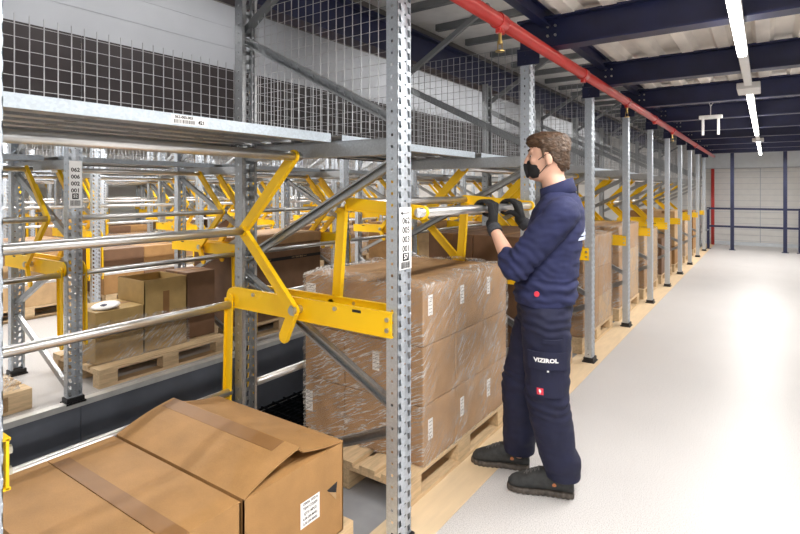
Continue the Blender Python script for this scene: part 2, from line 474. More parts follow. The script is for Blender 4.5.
# ------------------------------------------------------------------ racking
def post_mesh(H=2.42):
    bm = bmesh.new(); vd = {}
    def V(x, y, z):
        k = (round(x, 5), round(y, 5), round(z, 5))
        if k not in vd: vd[k] = bm.verts.new(k)
        return vd[k]
    P = .05; n = int(H / P)
    cols = [-.05, -.043, -.025, -.006, .006, .025, .043, .05]
    xs = [.03, .03, .03, .034, .034, .03, .03, .03]
    rows = [0, .005, .034, .038, .046, .05]
    for k in range(n):
        z0 = k * P
        for r in range(5):
            a, b = z0 + rows[r], z0 + rows[r + 1]
            for c in range(7):
                if r == 1 and c in (1, 5): continue
                if r == 3 and c == 3: continue
                def Q(i, rr, z):
                    yy = cols[i]
                    if i in (1, 2, 5, 6) and rr == 1: yy += .003
                    if i in (1, 2, 5, 6) and rr == 2: yy -= .003
                    return V(xs[i], yy, z)
                bm.faces.new((Q(c, r, a), Q(c + 1, r, a), Q(c + 1, r + 1 if r < 4 else 0, b), Q(c, r + 1 if r < 4 else 0, b)))
    fx = [-.03, -.006, .006, .03]
    for sy in (-1, 1):
        for k in range(n):
            z0 = k * P; rr = [0, .019, .031, .05]
            for r in range(3):
                for c in range(3):
                    if r == 1 and c == 1: continue
                    q = [V(fx[c], sy * .05, z0 + rr[r]), V(fx[c + 1], sy * .05, z0 + rr[r]), V(fx[c + 1], sy * .05, z0 + rr[r + 1]), V(fx[c], sy * .05, z0 + rr[r + 1])]
                    bm.faces.new(q)
            q = [V(-.03, sy * .05, z0), V(-.03, sy * .034, z0), V(-.03, sy * .034, z0 + P), V(-.03, sy * .05, z0 + P)]
            bm.faces.new(q)
    bmesh.ops.recalc_face_normals(bm, faces=bm.faces)
    bmesh.ops.solidify(bm, geom=list(bm.faces), thickness=.0022)
    me = bpy.data.meshes.new('post'); bm.to_mesh(me); bm.free()
    return me
POST = post_mesh(); POSTR = post_mesh(2.60)
FOOT = MB().box(-.05, .055, -.066, .066, 0, .012).box(-.04, .045, -.06, .06, .012, .045, bevel=.003).mesh('foot')
def channel(p0, p1):
    m = MB()
    m.beam(p0, p1, .034, .05, up=(0, 1, 0)) if False else m.beam(p0, p1, .044, .03, up=(0, 1, 0))
    return m
def brace_mesh(p0, p1):
    p0, p1 = Vector(p0), Vector(p1); d = (p1 - p0); L = d.length; z = d.normalized()
    y = Vector((0, 1, 0)); x = y.cross(z)
    m = Matrix((x, y, z)).transposed().to_4x4(); m.translation = p0
    b = MB()
    b.box(-.022, .022, .010, .014, 0, L, m); b.box(-.022, -.018, -.014, .014, 0, L, m); b.box(.018, .022, -.014, .014, 0, L, m)
    b.box(-.022, -.012, -.014, -.011, 0, L, m); b.box(.012, .022, -.014, -.011, 0, L, m)
    b.cyl(p0 + z * .02 + Vector((0, -.03, 0)), p0 + z * .02 + Vector((0, .03, 0)), .009, seg=8)
    b.cyl(p1 - z * .02 + Vector((0, -.03, 0)), p1 - z * .02 + Vector((0, .03, 0)), .009, seg=8)
    return b.mesh('brace')
ZB = [((-.01, 0, .50), (-1.0, 0, .06)), ((-1.0, 0, 1.08), (-.01, 0, .59)), ((-.01, 0, 1.67), (-1.0, 0, 1.17)), ((-1.0, 0, 2.34), (-.01, 0, 1.84))]
BR = [brace_mesh(a, b) for a, b in ZB]
SUP = MB().box(-.98, -.03, -.03, .03, 1.695, 1.70).box(-.98, -.03, -.03, -.024, 1.70, 1.765).box(-.98, -.03, .024, .03, 1.70, 1.765).box(-.98, -.03, -.03, .03, 1.76, 1.766).mesh('shelf_support')
def frame(x, y, mir, label, group, top=None):
    e = thing('upright_frame', (x, y, 0), label, 'rack frame', group)
    def put(nm, me, mat, lx=0, flip=False):
        o = obj(nm, me, mat, e, (-lx if mir else lx, 0, 0))
        if mir != flip: o.rotation_euler = (0, 0, PI)
        return o
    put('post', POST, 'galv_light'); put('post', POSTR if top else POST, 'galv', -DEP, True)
    put('foot', FOOT, 'black'); put('foot', FOOT, 'black', -DEP, True)
    for b in BR: put('brace', b, 'galv')
    put('shelf_support', SUP, 'galv')
    return e

def wire_panel(L, z0, z1, along='y', p=.05, r=.0017, dep=0):
    m = MB()
    nL = int(round(L / p))
    for i in range(nL + 1):
        a = min(i * p, L)
        m.box(*( (-r, r, a - r, a + r) if along == 'y' else (a - r, a + r, -r, r)), z0, z1)
    k = 0; z = z0
    while z <= z1 + 1e-6:
        q = r * .9
        q = r * .62
        m.box(*((r, r + 2 * q, 0, L) if along == 'y' else (0, L, r, r + 2 * q)), z - q, z + q)
        z += p
    return m.mesh('wire_mesh')
WM = wire_panel(1.40, 1.78, 2.22)
WS = wire_panel(.93, 1.80, 2.50, 'x')

def shelf_mesh(L, w=.73):
    m = MB()
    m.box(-w, 0, 0, L, 1.798, 1.801)
    m.box(-w, -w + .003, 0, L, 1.762, 1.801)
    m.box(-.05, 0, 0, L, 1.762, 1.765); m.box(-w, -w + .05, 0, L, 1.762, 1.765)
    for i in range(1, 5):
        x = -w * i / 5
        m.box(x - .03, x + .03, 0, L, 1.775, 1.778); m.box(x - .03, x - .027, 0, L, 1.778, 1.8); m.box(x + .027, x + .03, 0, L, 1.778, 1.8)
    return m.mesh('tray')
def slot_mesh(L):
    m = MB(); k = 0
    y = .12
    while y < L - .1:
        for x in (-.145, -.29, -.44):
            m.cyl((x, y, 1.7745), (x, y, 1.776), .012, seg=8)
            m.cyl((x, y + .02, 1.7745), (x, y + .02, 1.776), .012, seg=8)
        y += .3
    return m.mesh('slots')
LIP = MB().box(.0, .003, 0, 1.40, 1.762, 1.803).mesh('front_lip'); SH = shelf_mesh(1.40); SLOT = slot_mesh(1.40)
BRK = MB().box(-.05, .05, 0, .08, 1.72, 1.762).mesh('bracket')

# ------------------------------------------------------------------ yellow pallet gates
def flat_bar(pts, w, t, y):
    m = MB()
    P = [Vector((p[0], y, p[1])) for p in pts]
    for a, b in zip(P, P[1:]):
        m.beam(a, b, w, t, up=(0, 1, 0))
    for p in P: m.cyl(p - Vector((0, t * .54, 0)), p + Vector((0, t * .54, 0)), w / 2, seg=18)
    # folded stiffening edge
    for a, b in zip(P, P[1:]):
        d = (b - a).normalized(); nrm = Vector((d.z, 0, -d.x)) * (w / 2)
        m.beam(a + nrm * .95 + Vector((0, -t, 0)) * .9, b + nrm * .95 + Vector((0, -t, 0)) * .9, .006, t * 1.6, up=(0, 1, 0))
    return m

NORM = dict(piv=(-.025, .97), elb=(-.395, 1.33), tip=(-.025, 1.70), tail=(-.09, .835))
LIFT = dict(piv=(.055, .985), elb=(.095, 1.475), tip=(.56, 1.44), tail=(.10, .90))
_gc = {}
def gate_parts(mir, st, L):
    key = (mir, st is LIFT, L)
    if key in _gc: return _gc[key]
    s = -1 if mir else 1
    fx = lambda p: (s * p[0], p[1])
    parts = []
    for side, y in ((0, .062), (1, L - .062)):
        d = 1 if side == 0 else -1               # towards the inside of the bay
        ya, yb = sorted((y, y + d * .006)); yc, yd = sorted((y - d * .012 + d * .004, y + d * .004))
        m = MB()
        x0, x1 = sorted((s * -.53, s * .515))
        m.box(x0, x1, ya, yb, .915, 1.02)
        fa, fb = sorted((y - d * .008, y + d * .009))
        m.box(x0, x1, fa, fb, .913, .918)
        m.box(x0, x1, fa, fb, 1.017, 1.022)
        m.cyl((s * -.53, ya - .0006, .967), (s * -.53, yb + .0006, .967), .052, seg=18)
        parts.append(('side_channel', m.mesh('side_channel'), 'yellow', False))
        for (bx, bz) in (() if mir else ((.495, .99), (.495, .945), (-.53, .967), (.2, 1.0), (-.36, 1.0))):
            parts.append(('bolt', MB().cyl((s * bx, y - .001, bz), (s * bx, y + d * .016, bz), .010, seg=8).mesh('bolt'), 'bolt', False))
        yy = y + d * .046
        parts.append(('hanging_arm', flat_bar([fx((-.535, .965)), fx((-.55, .42))], .046, .010, y + d * .02).mesh('hanging_arm'), 'yellow', False))
        m = flat_bar([fx(st['tail']), fx(st['piv']), fx(st['elb']), fx(st['tip'])], .062, .012, yy)
        parts.append(('bent_arm', m.mesh('bent_arm'), 'yellow', False))
        p = fx(st['piv'])
        parts.append(('pivot_bolt', MB().cyl((p[0], y, p[1]), (p[0], yy + d * .02, p[1]), .02, seg=14).cyl((p[0], yy, p[1]), (p[0], yy + d * .013, p[1]), .027, seg=6).mesh('pivot_bolt'), 'bolt', False))
        sl = MB().box(*sorted((s * .30, s * .35)), min(y + d * .0055, y + d * .007), max(y + d * .0055, y + d * .007), .998, 1.010)
        parts.append(('slot', sl.mesh('slot'), 'black', False))
    for (x, z) in ((-.535, .93), (-.545, .46), st['elb'], st['tip']):
        m = MB().cyl((s * x, .07, z), (s * x, L - .07, z), .0215, seg=20)
        parts.append(('guard_tube', m.mesh('guard_tube'), 'tube', True))
    for nm, me, mt, sm in parts:
        me.materials.append(M[mt])
        if sm:
            for p in me.polygons: p.use_smooth = len(p.vertices) == 4
    _gc[key] = parts
    return parts
def gate(xc, y0, L, mir, label, group, st=NORM):
    e = thing('pallet_gate', (xc, y0, 0), label, 'safety gate', group)
    for nm, me, mt, sm in gate_parts(mir, st, L): obj(nm, me, None, e)
    return e

# near row (A)
GF = 'upright frames along the white aisle'
for k, y in enumerate(FY):
    lab = {0: 'galvanised rack frame cut off by the left edge of the photo', 1: 'large galvanised rack frame with address label in front of the wrapped cartons',
           2: 'galvanised rack frame just behind the worker\'s head', 3: 'galvanised rack frame right behind the worker\'s back'}.get(k,
           'galvanised rack frame on the aisle, %s behind the worker' % ORD[k - 3])
    fr = frame(FX, y, False, lab, GF, True)
    obj('top_bracket', MB().box(-.05, .10, -.058, -.0505, 2.36, 2.453).cyl((.005, -.055, 2.385), (.005, -.065, 2.385), .008, seg=8).cyl((.005, -.055, 2.43), (.005, -.065, 2.43), .008, seg=8), 'navy', fr)
    o = obj('ceiling_strut', MB().beam((FX - DEP, y, 2.40), (FX - .28, y, 2.83), .03, .035), 'purlin')
    tag(o, 'dark diagonal strut from rear post to ceiling at %s' % ('the leftmost frame' if k == 0 else 'the labelled near frame' if k == 1 else 'the %s frame along the aisle' % ORD[k]), 'strut', 'ceiling struts over the near racks')
    o = obj('wire_side_panel', WS, 'wire', None, (FX - .96, y, 0))
    tag(o, 'wire mesh side panel above the shelf on %s' % ('the leftmost frame' if k == 0 else 'the labelled near frame' if k == 1 else 'the %s frame along the aisle' % ORD[k]), 'wire mesh', 'mesh side panels of the near racks')
    if k == 1:
        lb = obj('address_label', MB().box(.0345, .0355, -.046, .046, 1.20, 1.466), 'white', fr)
        txt = [('062', .038, (0, 1.407), .0007), ('005', .038, (0, 1.367), .0007), ('003', .038, (0, 1.327), .0007), ('001', .038, (0, 1.287), .0007)]
        t = lettering(txt, 'lettering', 'ink', lb); t.location = (.036, .004, 0)
        t = obj('arrow', MB().box(.036, .0365, -.03, .03, 1.439, 1.443).poly([(.0365, -.038, 1.441), (.0365, -.022, 1.45), (.0365, -.022, 1.432)]), 'ink', lb)
        t = obj('code_box', MB().box(.0358, .0362, -.022, .026, 1.236, 1.270), 'ink', lb)
        t2 = lettering([('57', .030, (-.002, 1.253), .0006)], 'lettering', 'white', lb); t2.location = (.0366, .004, 0)
        bc = MB(); yy = -.034
        random.seed(3)
        while yy < .036:
            wdt = random.choice((.0015, .002, .003)); bc.box(.036, .0363, yy, yy + wdt, 1.204, 1.232); yy += wdt + random.choice((.0015, .003))
        obj('barcode', bc, 'ink', lb)

GS = 'steel shelf trays above the near row bays'; GM = 'rear wire mesh panels of the near row'; GG = 'yellow pallet gates of the near row'
BAYN = ['the bay with the big open cartons', 'the bay where the worker stands'] + ['the %s bay past the worker' % o for o in ('first', 'second', 'third', 'fourth', 'fifth', 'sixth', 'seventh', 'eighth')]
for k in range(10):
    y0 = FY[k]; L = FY[k + 1] - y0
    sh = thing('shelf_tray', (-1.67, y0 + .04, 0), 'galvanised steel shelf tray above ' + BAYN[k], 'shelf', GS)
    t = obj('tray', SH, 'galv', sh); t1 = obj('front_lip', LIP, 'lip', sh); obj('slots', SLOT, 'black', sh); obj('bracket', BRK, 'galv', sh, (-.62, 1.33, 0))
    if k == 0:
        t.scale = t1.scale = (1, (L - .08) / 1.40, 1)
        lb = obj('shelf_label', MB().box(.003, .004, .62, .76, 1.768, 1.799), 'white', sh)
        t = lettering([('062-003-003', .0135, (.668, 1.792), .0003), ('421', .018, (.737, 1.779), .0006)], 'lettering', 'ink', lb); t.location.x = .0045
        bc = MB(); yy = .63
        while yy < .71:
            wdt = random.choice((.0015, .002, .003)); bc.box(.0042, .0046, yy, yy + wdt, 1.771, 1.784); yy += wdt + random.choice((.002, .003))
        obj('barcode', bc, 'ink', lb)
    o = obj('wire_mesh_panel', WM, 'wire', None, (-2.37, y0 + .04, 0)); o.scale.y = (L - .08) / 1.4
    tag(o, 'wire mesh panel standing behind the shelf above ' + BAYN[k], 'wire mesh', GM)
    if k == 1:
        gate(-1.815, y0, L, False, 'yellow pallet gate being lifted by the worker, its tube in his hands', GG, LIFT)
    else:
        gate(-1.815, y0, L, False, 'yellow pallet gate with steel tubes in ' + BAYN[k], GG)

# the rows beyond the pit
def row(x, mir, k0, k1, rname, gname, gx, meshes=True):
    for k in range(k0, k1 + 1):
        y = 1.795 + 1.5 * (k - 1)
        fr = frame(x - DEP, y, True, 'galvanised rack frame in the %s, %s from the left' % (rname, ORD[k - k0] if k > k0 else 'first'), 'upright frames of the ' + rname)
        if rname == 'row beyond the pit' and k == 1:
            lb = obj('address_label', MB().box(.0345, .0355, -.043, .043, 1.20, 1.54), 'white', fr)
            lb.location = (1.01, 0, .21)
            t = lettering([('062', .04, (0, 1.475), .001), ('006', .04, (0, 1.425), .001), ('002', .04, (0, 1.375), .001), ('001', .04, (0, 1.325), .001)], 'lettering', 'ink', lb); t.location.x = .036
            obj('code_box', MB().box(.036, .0363, -.022, .022, 1.265, 1.305), 'ink', lb)
            t2 = lettering([('52', .03, (0, 1.285), .001)], 'lettering', 'white', lb); t2.location.x = .0366
            bc = MB(); yy = -.034
            while yy < .034:
                wdt = random.choice((.002, .003)); bc.box(.036, .0363, yy, yy + wdt, 1.215, 1.255); yy += wdt + random.choice((.002, .003))
            obj('barcode', bc, 'ink', lb)
    for k in range(k0, k1):
        y0 = 1.795 + 1.5 * (k - 1); L = 1.5
        nm = '%s bay from left, %s' % (ORD[k - k0] if k > k0 else 'first', rname)
        sg = -1 if not mir else 1
        xs = x + sg * .36
        sh = thing('shelf_tray', (xs if not mir else xs + .73, y0 + .05, 0), 'galvanised steel shelf tray over the ' + nm, 'shelf', 'shelf trays of the ' + rname)
        obj('tray', SH, 'galv', sh)
        obj('front_lip', LIP, 'lip', sh)
        if meshes:
            o = obj('wire_mesh_panel', WM, 'wire', None, (x - .12 if not mir else x + .12, y0 + .05, 0))
            tag(o, 'wire mesh panel above the ' + nm, 'wire mesh', 'mesh panels of the ' + rname)
        gate(gx, y0, L, gname, 'yellow pallet gate in the ' + nm, 'yellow gates of the ' + rname)
# row B: pit side posts at -4.14 (their webs face the pit)
row(-4.14, False, 0, 10, 'row beyond the pit', True, -4.68)
row(-7.0, False, 1, 9, 'third rack row', True, -7.54)
row(-9.95, False, 1, 9, 'fourth rack row', True, -10.49)
row(-15.9, False, 3, 9, 'last rack row before the wall', True, -16.44, False)
row(-12.95, False, 2, 9, 'farthest rack row', True, -13.49, False)

# ------------------------------------------------------------------ pallets and cartons
def plank(m, x0, x1, y0, y1, z0, z1): m.box(x0, x1, y0, y1, z0, z1, bevel=.002)
DECKM = MB()
for x0, x1 in ((-.4, -.255), (-.215, -.115), (-.0725, .0725), (.115, .215), (.255, .4)): plank(DECKM, x0, x1, -.6, .6, .122, .144)
DECKM = DECKM.mesh('deck')
CROSS = MB()
for y in (-.6, -.0725, .455): plank(CROSS, -.4, .4, y, y + .145, .1, .122)
CROSS = CROSS.mesh('cross_boards')
BLOCK = MB().box(-.05, .05, -.072, .072, .022, .1, bevel=.002).mesh('block')
SKID = MB().box(-.05, .05, -.6, .6, 0, .022, bevel=.002).mesh('skid')
def pallet(x, y, label, group, mat='wood', rz=0, detail=True, z=0):
    e = thing('wooden_pallet', (x, y, z), label, 'pallet', group, rz)
    o = obj('deck', DECKM, None, e); o2 = obj('cross_boards', CROSS, None, e)
    L_ = [o, o2]
    for sx in (-.35, 0, .35):
        L_.append(obj('skid', SKID, None, e, (sx, 0, 0)))
        for sy in (-.528, 0, .528): L_.append(obj('block', BLOCK, None, e, (sx, sy, 0)))
    for q in L_:
        if not q.data.materials: q.data.materials.append(M['wood'])
        q.material_slots[0].link = 'OBJECT'; q.material_slots[0].material = M[mat]
    return e

_cc = {}
def carton_mesh(w, d, h):
    k = (round(w, 3), round(d, 3), round(h, 3))
    if k not in _cc:
        _cc[k] = (MB().box(-w / 2, w / 2, -d / 2, d / 2, 0, h, bevel=.005).mesh('carton'),
                  MB().box(-.025, .025, -d / 2 - .001, d / 2 + .001, h - .05, h + .0012).mesh('tape'))
    return _cc[k]
def carton(x, y, z, w, d, h, mat, label, group, tape=True, rz=0):
    me, tp = carton_mesh(w, d, h)
    e = thing('carton', (x, y, z), label, 'carton', group, rz)
    b = obj('box_body', me, None, e)
    if not me.materials: me.materials.append(M['kraftB'])
    b.material_slots[0].link = 'OBJECT'; b.material_slots[0].material = M[mat]
    if tape: obj('tape', tp, 'tape', e)
    return e
def wrap(x0, x1, y0, y1, z0, z1, label, group, seed=0, n=26, amp=.008):
    """stretch film drawn round a stack: four sides and a rumpled skirt over the top edge"""
    bm = bmesh.new(); g = .008
    x0 -= g; x1 += g; y0 -= g; y1 += g
    per = []
    def seg(a, b, k):
        for i in range(k): per.append(Vector((a[0] + (b[0] - a[0]) * i / k, a[1] + (b[1] - a[1]) * i / k, 0)))
    seg((x0, y0), (x1, y0), n); seg((x1, y0), (x1, y1), n); seg((x1, y1), (x0, y1), n); seg((x0, y1), (x0, y0), n)
    c = Vector(((x0 + x1) / 2, (y0 + y1) / 2, 0)); rings = []
    nz = 26
    for j in range(nz + 5):
        ring = []
        for i, p in enumerate(per):
            if j <= nz:
                z = z0 + (z1 - z0) * j / nz; q = p.copy(); f = 0
            else:
                f = (j - nz); z = z1 + .004 + .004 * (f > 1); q = p + (c - p).normalized() * (.035 * f)
            out = (p - c).normalized()
            nn = noise.noise(Vector((p.x * 7 + p.y * 7 + z * 9 + seed, (p.x - p.y) * 2, z * 7))) + .6 * noise.noise(Vector((p.x * 25 + p.y * 25 + z * 20, z * 18, seed)))
            a = amp * (1.2 if j < nz else 2.2)
            q = q + out * max(-.004, nn * a) + Vector((0, 0, abs(nn) * .03 if j >= nz else 0))
            ring.append(bm.verts.new((q.x, q.y, z + (abs(nn) * .035 if j >= nz else 0))))
        rings.append(ring)
    m = len(per)
    for a, b in zip(rings, rings[1:]):
        for i in range(m): bm.faces.new((a[i], a[(i + 1) % m], b[(i + 1) % m], b[i]))
    bmesh.ops.recalc_face_normals(bm, faces=bm.faces)
    me = bpy.data.meshes.new('stretch_film'); bm.to_mesh(me); bm.free()
    for p in me.polygons: p.use_smooth = True
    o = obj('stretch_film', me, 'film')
    tag(o, label, 'plastic film', group)
    return o

def label_patch(parent, x, y, z, w, h, face='x', lines=None):
    if face == 'x': l = obj('label', MB().box(x, x + .001, y - w / 2, y + w / 2, z - h / 2, z + h / 2), 'white', parent)
    else: l = obj('label', MB().box(x - w / 2, x + w / 2, y - .001, y, z - h / 2, z + h / 2), 'white', parent)
    if lines:
        m = MB()
        random.seed(int(abs(x * 1000 + y * 777)))
        for i in range(lines):
            zz = z + h * .36 - i * h * .72 / max(1, lines - 1)
            a = -w * .38
            while a < w * .3:
                b = a + random.uniform(.04, .12) * w
                if face == 'x': m.box(x + .001, x + .0014, y + a, y + b, zz - h * .013, zz + h * .013)
                else: m.box(x + a, x + b, y - .0014, y - .001, zz - h * .013, zz + h * .013)
                a = b + .04 * w
        obj('print', m, 'ink', l)
    return l

# --- bay 0: the two big cartons in the foreground
pallet(-1.835, 1.12, 'pallet under the big cartons in the left foreground, one pale end showing', None, 'wood')
H0, ZP = .361, .145
def big_carton(y0, y1, label, open_top):
    x0, x1 = -2.25, -1.43
    e = thing('carton', ((x0 + x1) / 2, (y0 + y1) / 2, ZP), label, 'carton', 'big cartons in the left foreground')
    hx, hy, t = (x1 - x0) / 2, (y1 - y0) / 2 - .002, .005
    m = MB()
    m.box(-hx, hx, -hy, hy, 0, t); m.box(-hx, -hx + t, -hy, hy, 0, H0); m.box(hx - t, hx, -hy, hy, 0, H0)
    m.box(-hx, hx, -hy, -hy + t, 0, H0); m.box(-hx, hx, hy - t, hy, 0, H0)
    obj('box_body', m, 'kraftA', e)
    if not open_top:
        for s in (-1, 1):
            ya, yb = sorted((s * hy, s * .0015))
            obj('flap', MB().box(-hx, hx, ya, yb, H0 - .002, H0 + .003, bevel=.0012), 'kraftA', e)
        obj('tape', MB().box(-hx + .04, hx, .0015, .062, H0 + .003, H0 + .0036), 'tape', e)
        obj('tape_end', MB().box(hx, hx + .0006, .0015, .062, H0 - .06, H0 + .0036), 'tape', e)
        f = MB().box(-hx + .02, -hx + .10, -.05, .045, H0 + .0036, H0 + .006, bevel=.001)
    else:
        ry = .405 - .255 - .0; ridge = (1.405 - (y0 + y1) / 2, .577 - ZP)
        nseg = 8
        def flapmesh(ys, yr, zr, sag):
            g = MB(); rows = []
            for i in range(nseg + 1):
                f = i / nseg; yy = ys + (yr - ys) * f; zz = H0 + (zr - H0) * f + sag * math.sin(PI * f)
                rows.append((yy, zz))
            for (a, b), (c, d) in zip(rows, rows[1:]):
                g.prism([(-hx, a, b), (-hx, c, d), (-hx, c, d + .005), (-hx, a, b + .005)], (2 * hx, 0, 0))
            return g
        obj('flap', flapmesh(-hy, ridge[0], ridge[1], .010), 'kraftA', e)
        obj('flap', flapmesh(hy, ridge[0] + .012, ridge[1] - .022, -.006), 'kraftA', e)
        # inner short flap showing in the gap
        obj('inner_flap', MB().prism([(hx - .004, -hy + .01, H0 - .004), (hx - .004, hy - .01, H0 - .004), (hx - .2, hy - .03, H0 + .012), (hx - .2, -hy + .03, H0 + .012)], (0, 0, .004)), 'kraftA', e)
        ta = Vector((ridge[0] - .065, 0)); 
        g = MB(); f0, f1 = .74, .985
        def pt(f): return (-hy + (ridge[0] + hy) * f, H0 + (ridge[1] - H0) * f + .010 * math.sin(PI * f) + .0055)
        (a, b), (c, d) = pt(f0), pt(f1)
        g.prism([(-hx + .02, a, b), (-hx + .02, c, d), (-hx + .02, c, d + .0006), (-hx + .02, a, b + .0006)], (2 * hx - .1, 0, 0))
        obj('tape', g, 'tape', e)
        # shipping label on the aisle face
        lb = obj('shipping_label', MB().box(hx, hx + .0008, (.010), .112, .125, .222), 'white', e)
        y_ = .061
        t = lettering([('CERNL 107216', .0125, (y_, .212), .0002), ('TEW C72339', .0135, (y_, .194), .0002), ('QTY: MPCS', .0135, (y_, .174), .0002),
                       ('6.00 (20-MAR)', .0125, (y_, .155), .0002), ('2.30 (30-MAR)', .0125, (y_, .137), .0002)], 'lettering', 'ink', lb)
        t.location.x = hx + .001
        # torn hand hole
        obj('hand_hole', MB().prism([(hx, .155, .205), (hx, .215, .215), (hx, .205, .150)], (.0008, 0, 0)), 'black', e)
        obj('torn_paper', MB().prism([(hx + .001, .163, .196), (hx + .010, .196, .182), (hx + .002, .205, .148)], (.0015, 0, 0)), 'kraftD', e)
    return e
big_carton(.63, 1.135, 'big closed kraft carton with brown tape in the bottom left corner', False)
big_carton(1.143, 1.65, 'big kraft carton with raised top flaps and a white shipping label', True)

# --- bay 1: film wrapped stack beside the worker
pallet(-1.815, 2.68, 'pale wooden pallet under the film wrapped stack beside the worker', None, 'wood')
GW = 'cartons in the wrapped stack beside the worker'
lay = ['bottom', 'middle', 'top']; col = ['nearest the labelled post', 'middle of its row', 'nearest the worker']
for iz in range(3):
    for iy in range(3):
        for ix in range(2):
            wx = .52 if ix == 0 else .305
            xx = -1.415 - .26 if ix == 0 else -1.415 - .52 - .1525
            yy = 2.24 + .1717 + .3433 * iy; zz = .146 + .302 * iz
            e = carton(xx, yy, zz, wx - .004, .339, .298, 'kraftB', 'brown carton in the wrapped stack, %s layer, %s side, %s' % (lay[iz], 'aisle' if ix == 0 else 'pit', col[iy]), GW, tape=False)
            if ix == 0 and iz != 1:
                label_patch(e, .258, -.10, .20 if iz == 2 else .17, .045, .105, 'x', 5)
            if iy == 0:
                if ix == 1 and iz == 2: label_patch(e, -.105, -.1695, .20, .075, .09, 'y', 6); label_patch(e, -.04, -.1695, .165, .06, .06, 'y', 3)
                if ix == 0 and iz == 1: label_patch(e, -.04, -.1695, .18, .045, .10, 'y', 4)
                if ix == 1 and iz == 0: label_patch(e, -.12, -.1695, .16, .055, .12, 'y', 5)
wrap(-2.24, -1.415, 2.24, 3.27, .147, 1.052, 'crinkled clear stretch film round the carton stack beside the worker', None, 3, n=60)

# --- generic stacks
def stack(xc, y0, nm, wx, depth, hts, mats, film=True, cols=2, group='cartons on pallets', pal='wood', zb=.146):
    """cartons in rows on one pallet; hts = heights of layers"""
    z = zb; w = wx / 2
    pos = ['front', 'rear']
    for li, h in enumerate(hts):
        d = depth / cols
        for c in range(cols):
            for r_ in range(2):
                mt = random.choice(mats)
                hh = h - .003
                carton(xc + (w / 2 if r_ == 0 else -w / 2), y0 + d * (c + .5), z, w - .004, d - .004, hh, mt,
                       '%s carton, %s %s %s, %s' % ({'kraftA': 'tan', 'kraftB': 'brown', 'kraftC': 'dark', 'kraftD': 'pale', 'kraftE': 'olive'}[mt],
                       'top' if li == len(hts) - 1 else 'bottom' if li == 0 else 'middle', pos[r_], ['near', 'far'][c], nm), group, tape=(li == len(hts) - 1))
        z += h
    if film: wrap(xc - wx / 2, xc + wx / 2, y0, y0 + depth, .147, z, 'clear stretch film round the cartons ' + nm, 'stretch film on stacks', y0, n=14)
    return z
random.seed(11)
# row A bays beyond the worker
specs = [(2, .78, 1.10, [.36, .36, .34], ['kraftC', 'kraftC'], False), (3, .80, 1.1, [.3, .3, .33], ['kraftB', 'kraftD'], True),
         (4, .78, 1.15, [.32, .32, .32], ['kraftD', 'kraftB'], True), (5, .8, 1.1, [.4, .4], ['kraftD', 'kraftA'], True), (6, .8, 1.1, [.3, .3], ['kraftC', 'kraftB'], False),
         (7, .8, 1.1, [.35, .35, .3], ['kraftA', 'kraftD'], False), (8, .8, 1.1, [.4, .4], ['kraftD', 'kraftB'], True), (9, .8, 1.1, [.3, .3, .3], ['kraftD', 'kraftA'], False)]
for k, wx, dd, hts, mats, film in specs:
    nm = 'in ' + BAYN[k]
    pallet(-1.82, FY[k] + .75, 'wooden pallet on the floor in ' + BAYN[k], 'pallets of the near row', 'wood')
    stack(-1.82, FY[k] + .2, nm, wx, dd, hts, mats, film, group='cartons of the near row')

# --- row B (beyond the pit)
GBp = 'pallets beyond the pit'
pallet(-4.66, .98, 'crumpled film covered pallet at the left edge beyond the pit', GBp, 'wood')
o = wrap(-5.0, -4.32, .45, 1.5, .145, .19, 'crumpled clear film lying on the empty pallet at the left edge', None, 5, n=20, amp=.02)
pallet(-4.63, 2.62, 'pale pallet under the open carton beyond the pit', GBp, 'wood')
carton(-4.60, 2.26, .146, .44, .395, .415, 'kraftE', 'closed olive tan carton beside the taller open carton beyond the pit', None, tape=True)
e = thing('open_carton', (-4.60, 2.665, .146), 'tall open-topped olive tan carton on a pallet beyond the pit', 'carton')
m = MB(); hx, hy, t, h = .22, .2, .006, .61
m.box(-hx, hx, -hy, hy, 0, t); m.box(-hx, -hx + t, -hy, hy, 0, h); m.box(hx - t, hx, -hy, hy, 0, h); m.box(-hx, hx, -hy, -hy + t, 0, h); m.box(-hx, hx, hy - t, hy, 0, h)
obj('box_body', m, 'kraftE', e)
obj('flap', MB().box(hx - .004, hx + .0, -hy, hy, h, h + .004), 'kraftE', e)
obj('tape', MB().box(hx, hx + .001, -.03, .03, .3, .5), 'tape', e)
carton(-4.62, 3.06, .146, .36, .30, .62, 'kraftC', 'dark brown carton behind the tall open carton, next to a post', None)
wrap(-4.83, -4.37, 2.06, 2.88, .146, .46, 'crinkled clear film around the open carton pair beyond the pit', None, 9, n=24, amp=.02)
e = thing('plastic_packet', (-4.50, 2.2, .562), 'white and blue plastic packet lying on the closed olive carton', 'packet')
pk = MB().sphere((0, 0, .022), .12, 14, 8, (1.0, .9, .2), Matrix.Rotation(R(8), 3, 'X')); pk = pk.mesh('packet_body')
obj('packet_body', pk, 'whiteplastic', e); obj('blue_print', MB().sphere((.04, -.03, .024), .035, 10, 6, (1.2, 1, .62)), 'navy', e)
e = thing('long_carton', (-4.76, 4.045, .146), 'very long brown carton with black strap print beyond the pit', 'carton')
obj('box_body', MB().box(-.37, .37, -.6, .6, 0, .90, bevel=.006), 'kraftC', e)
obj('printed_strap', MB().box(.37, .372, -.6, .6, .62, .655), 'ink', e)
t = lettering([('<<< THIS SIDE >>>', .028, (-.28, .637), .0), ('<<< THIS SIDE >>>', .028, (.25, .637), .0)], 'lettering', 'kraftD', e); t.location.x = .3725
obj('lid_edge', MB().box(-.375, .375, -.605, .605, .80, .905, bevel=.004), 'kraftB', e)
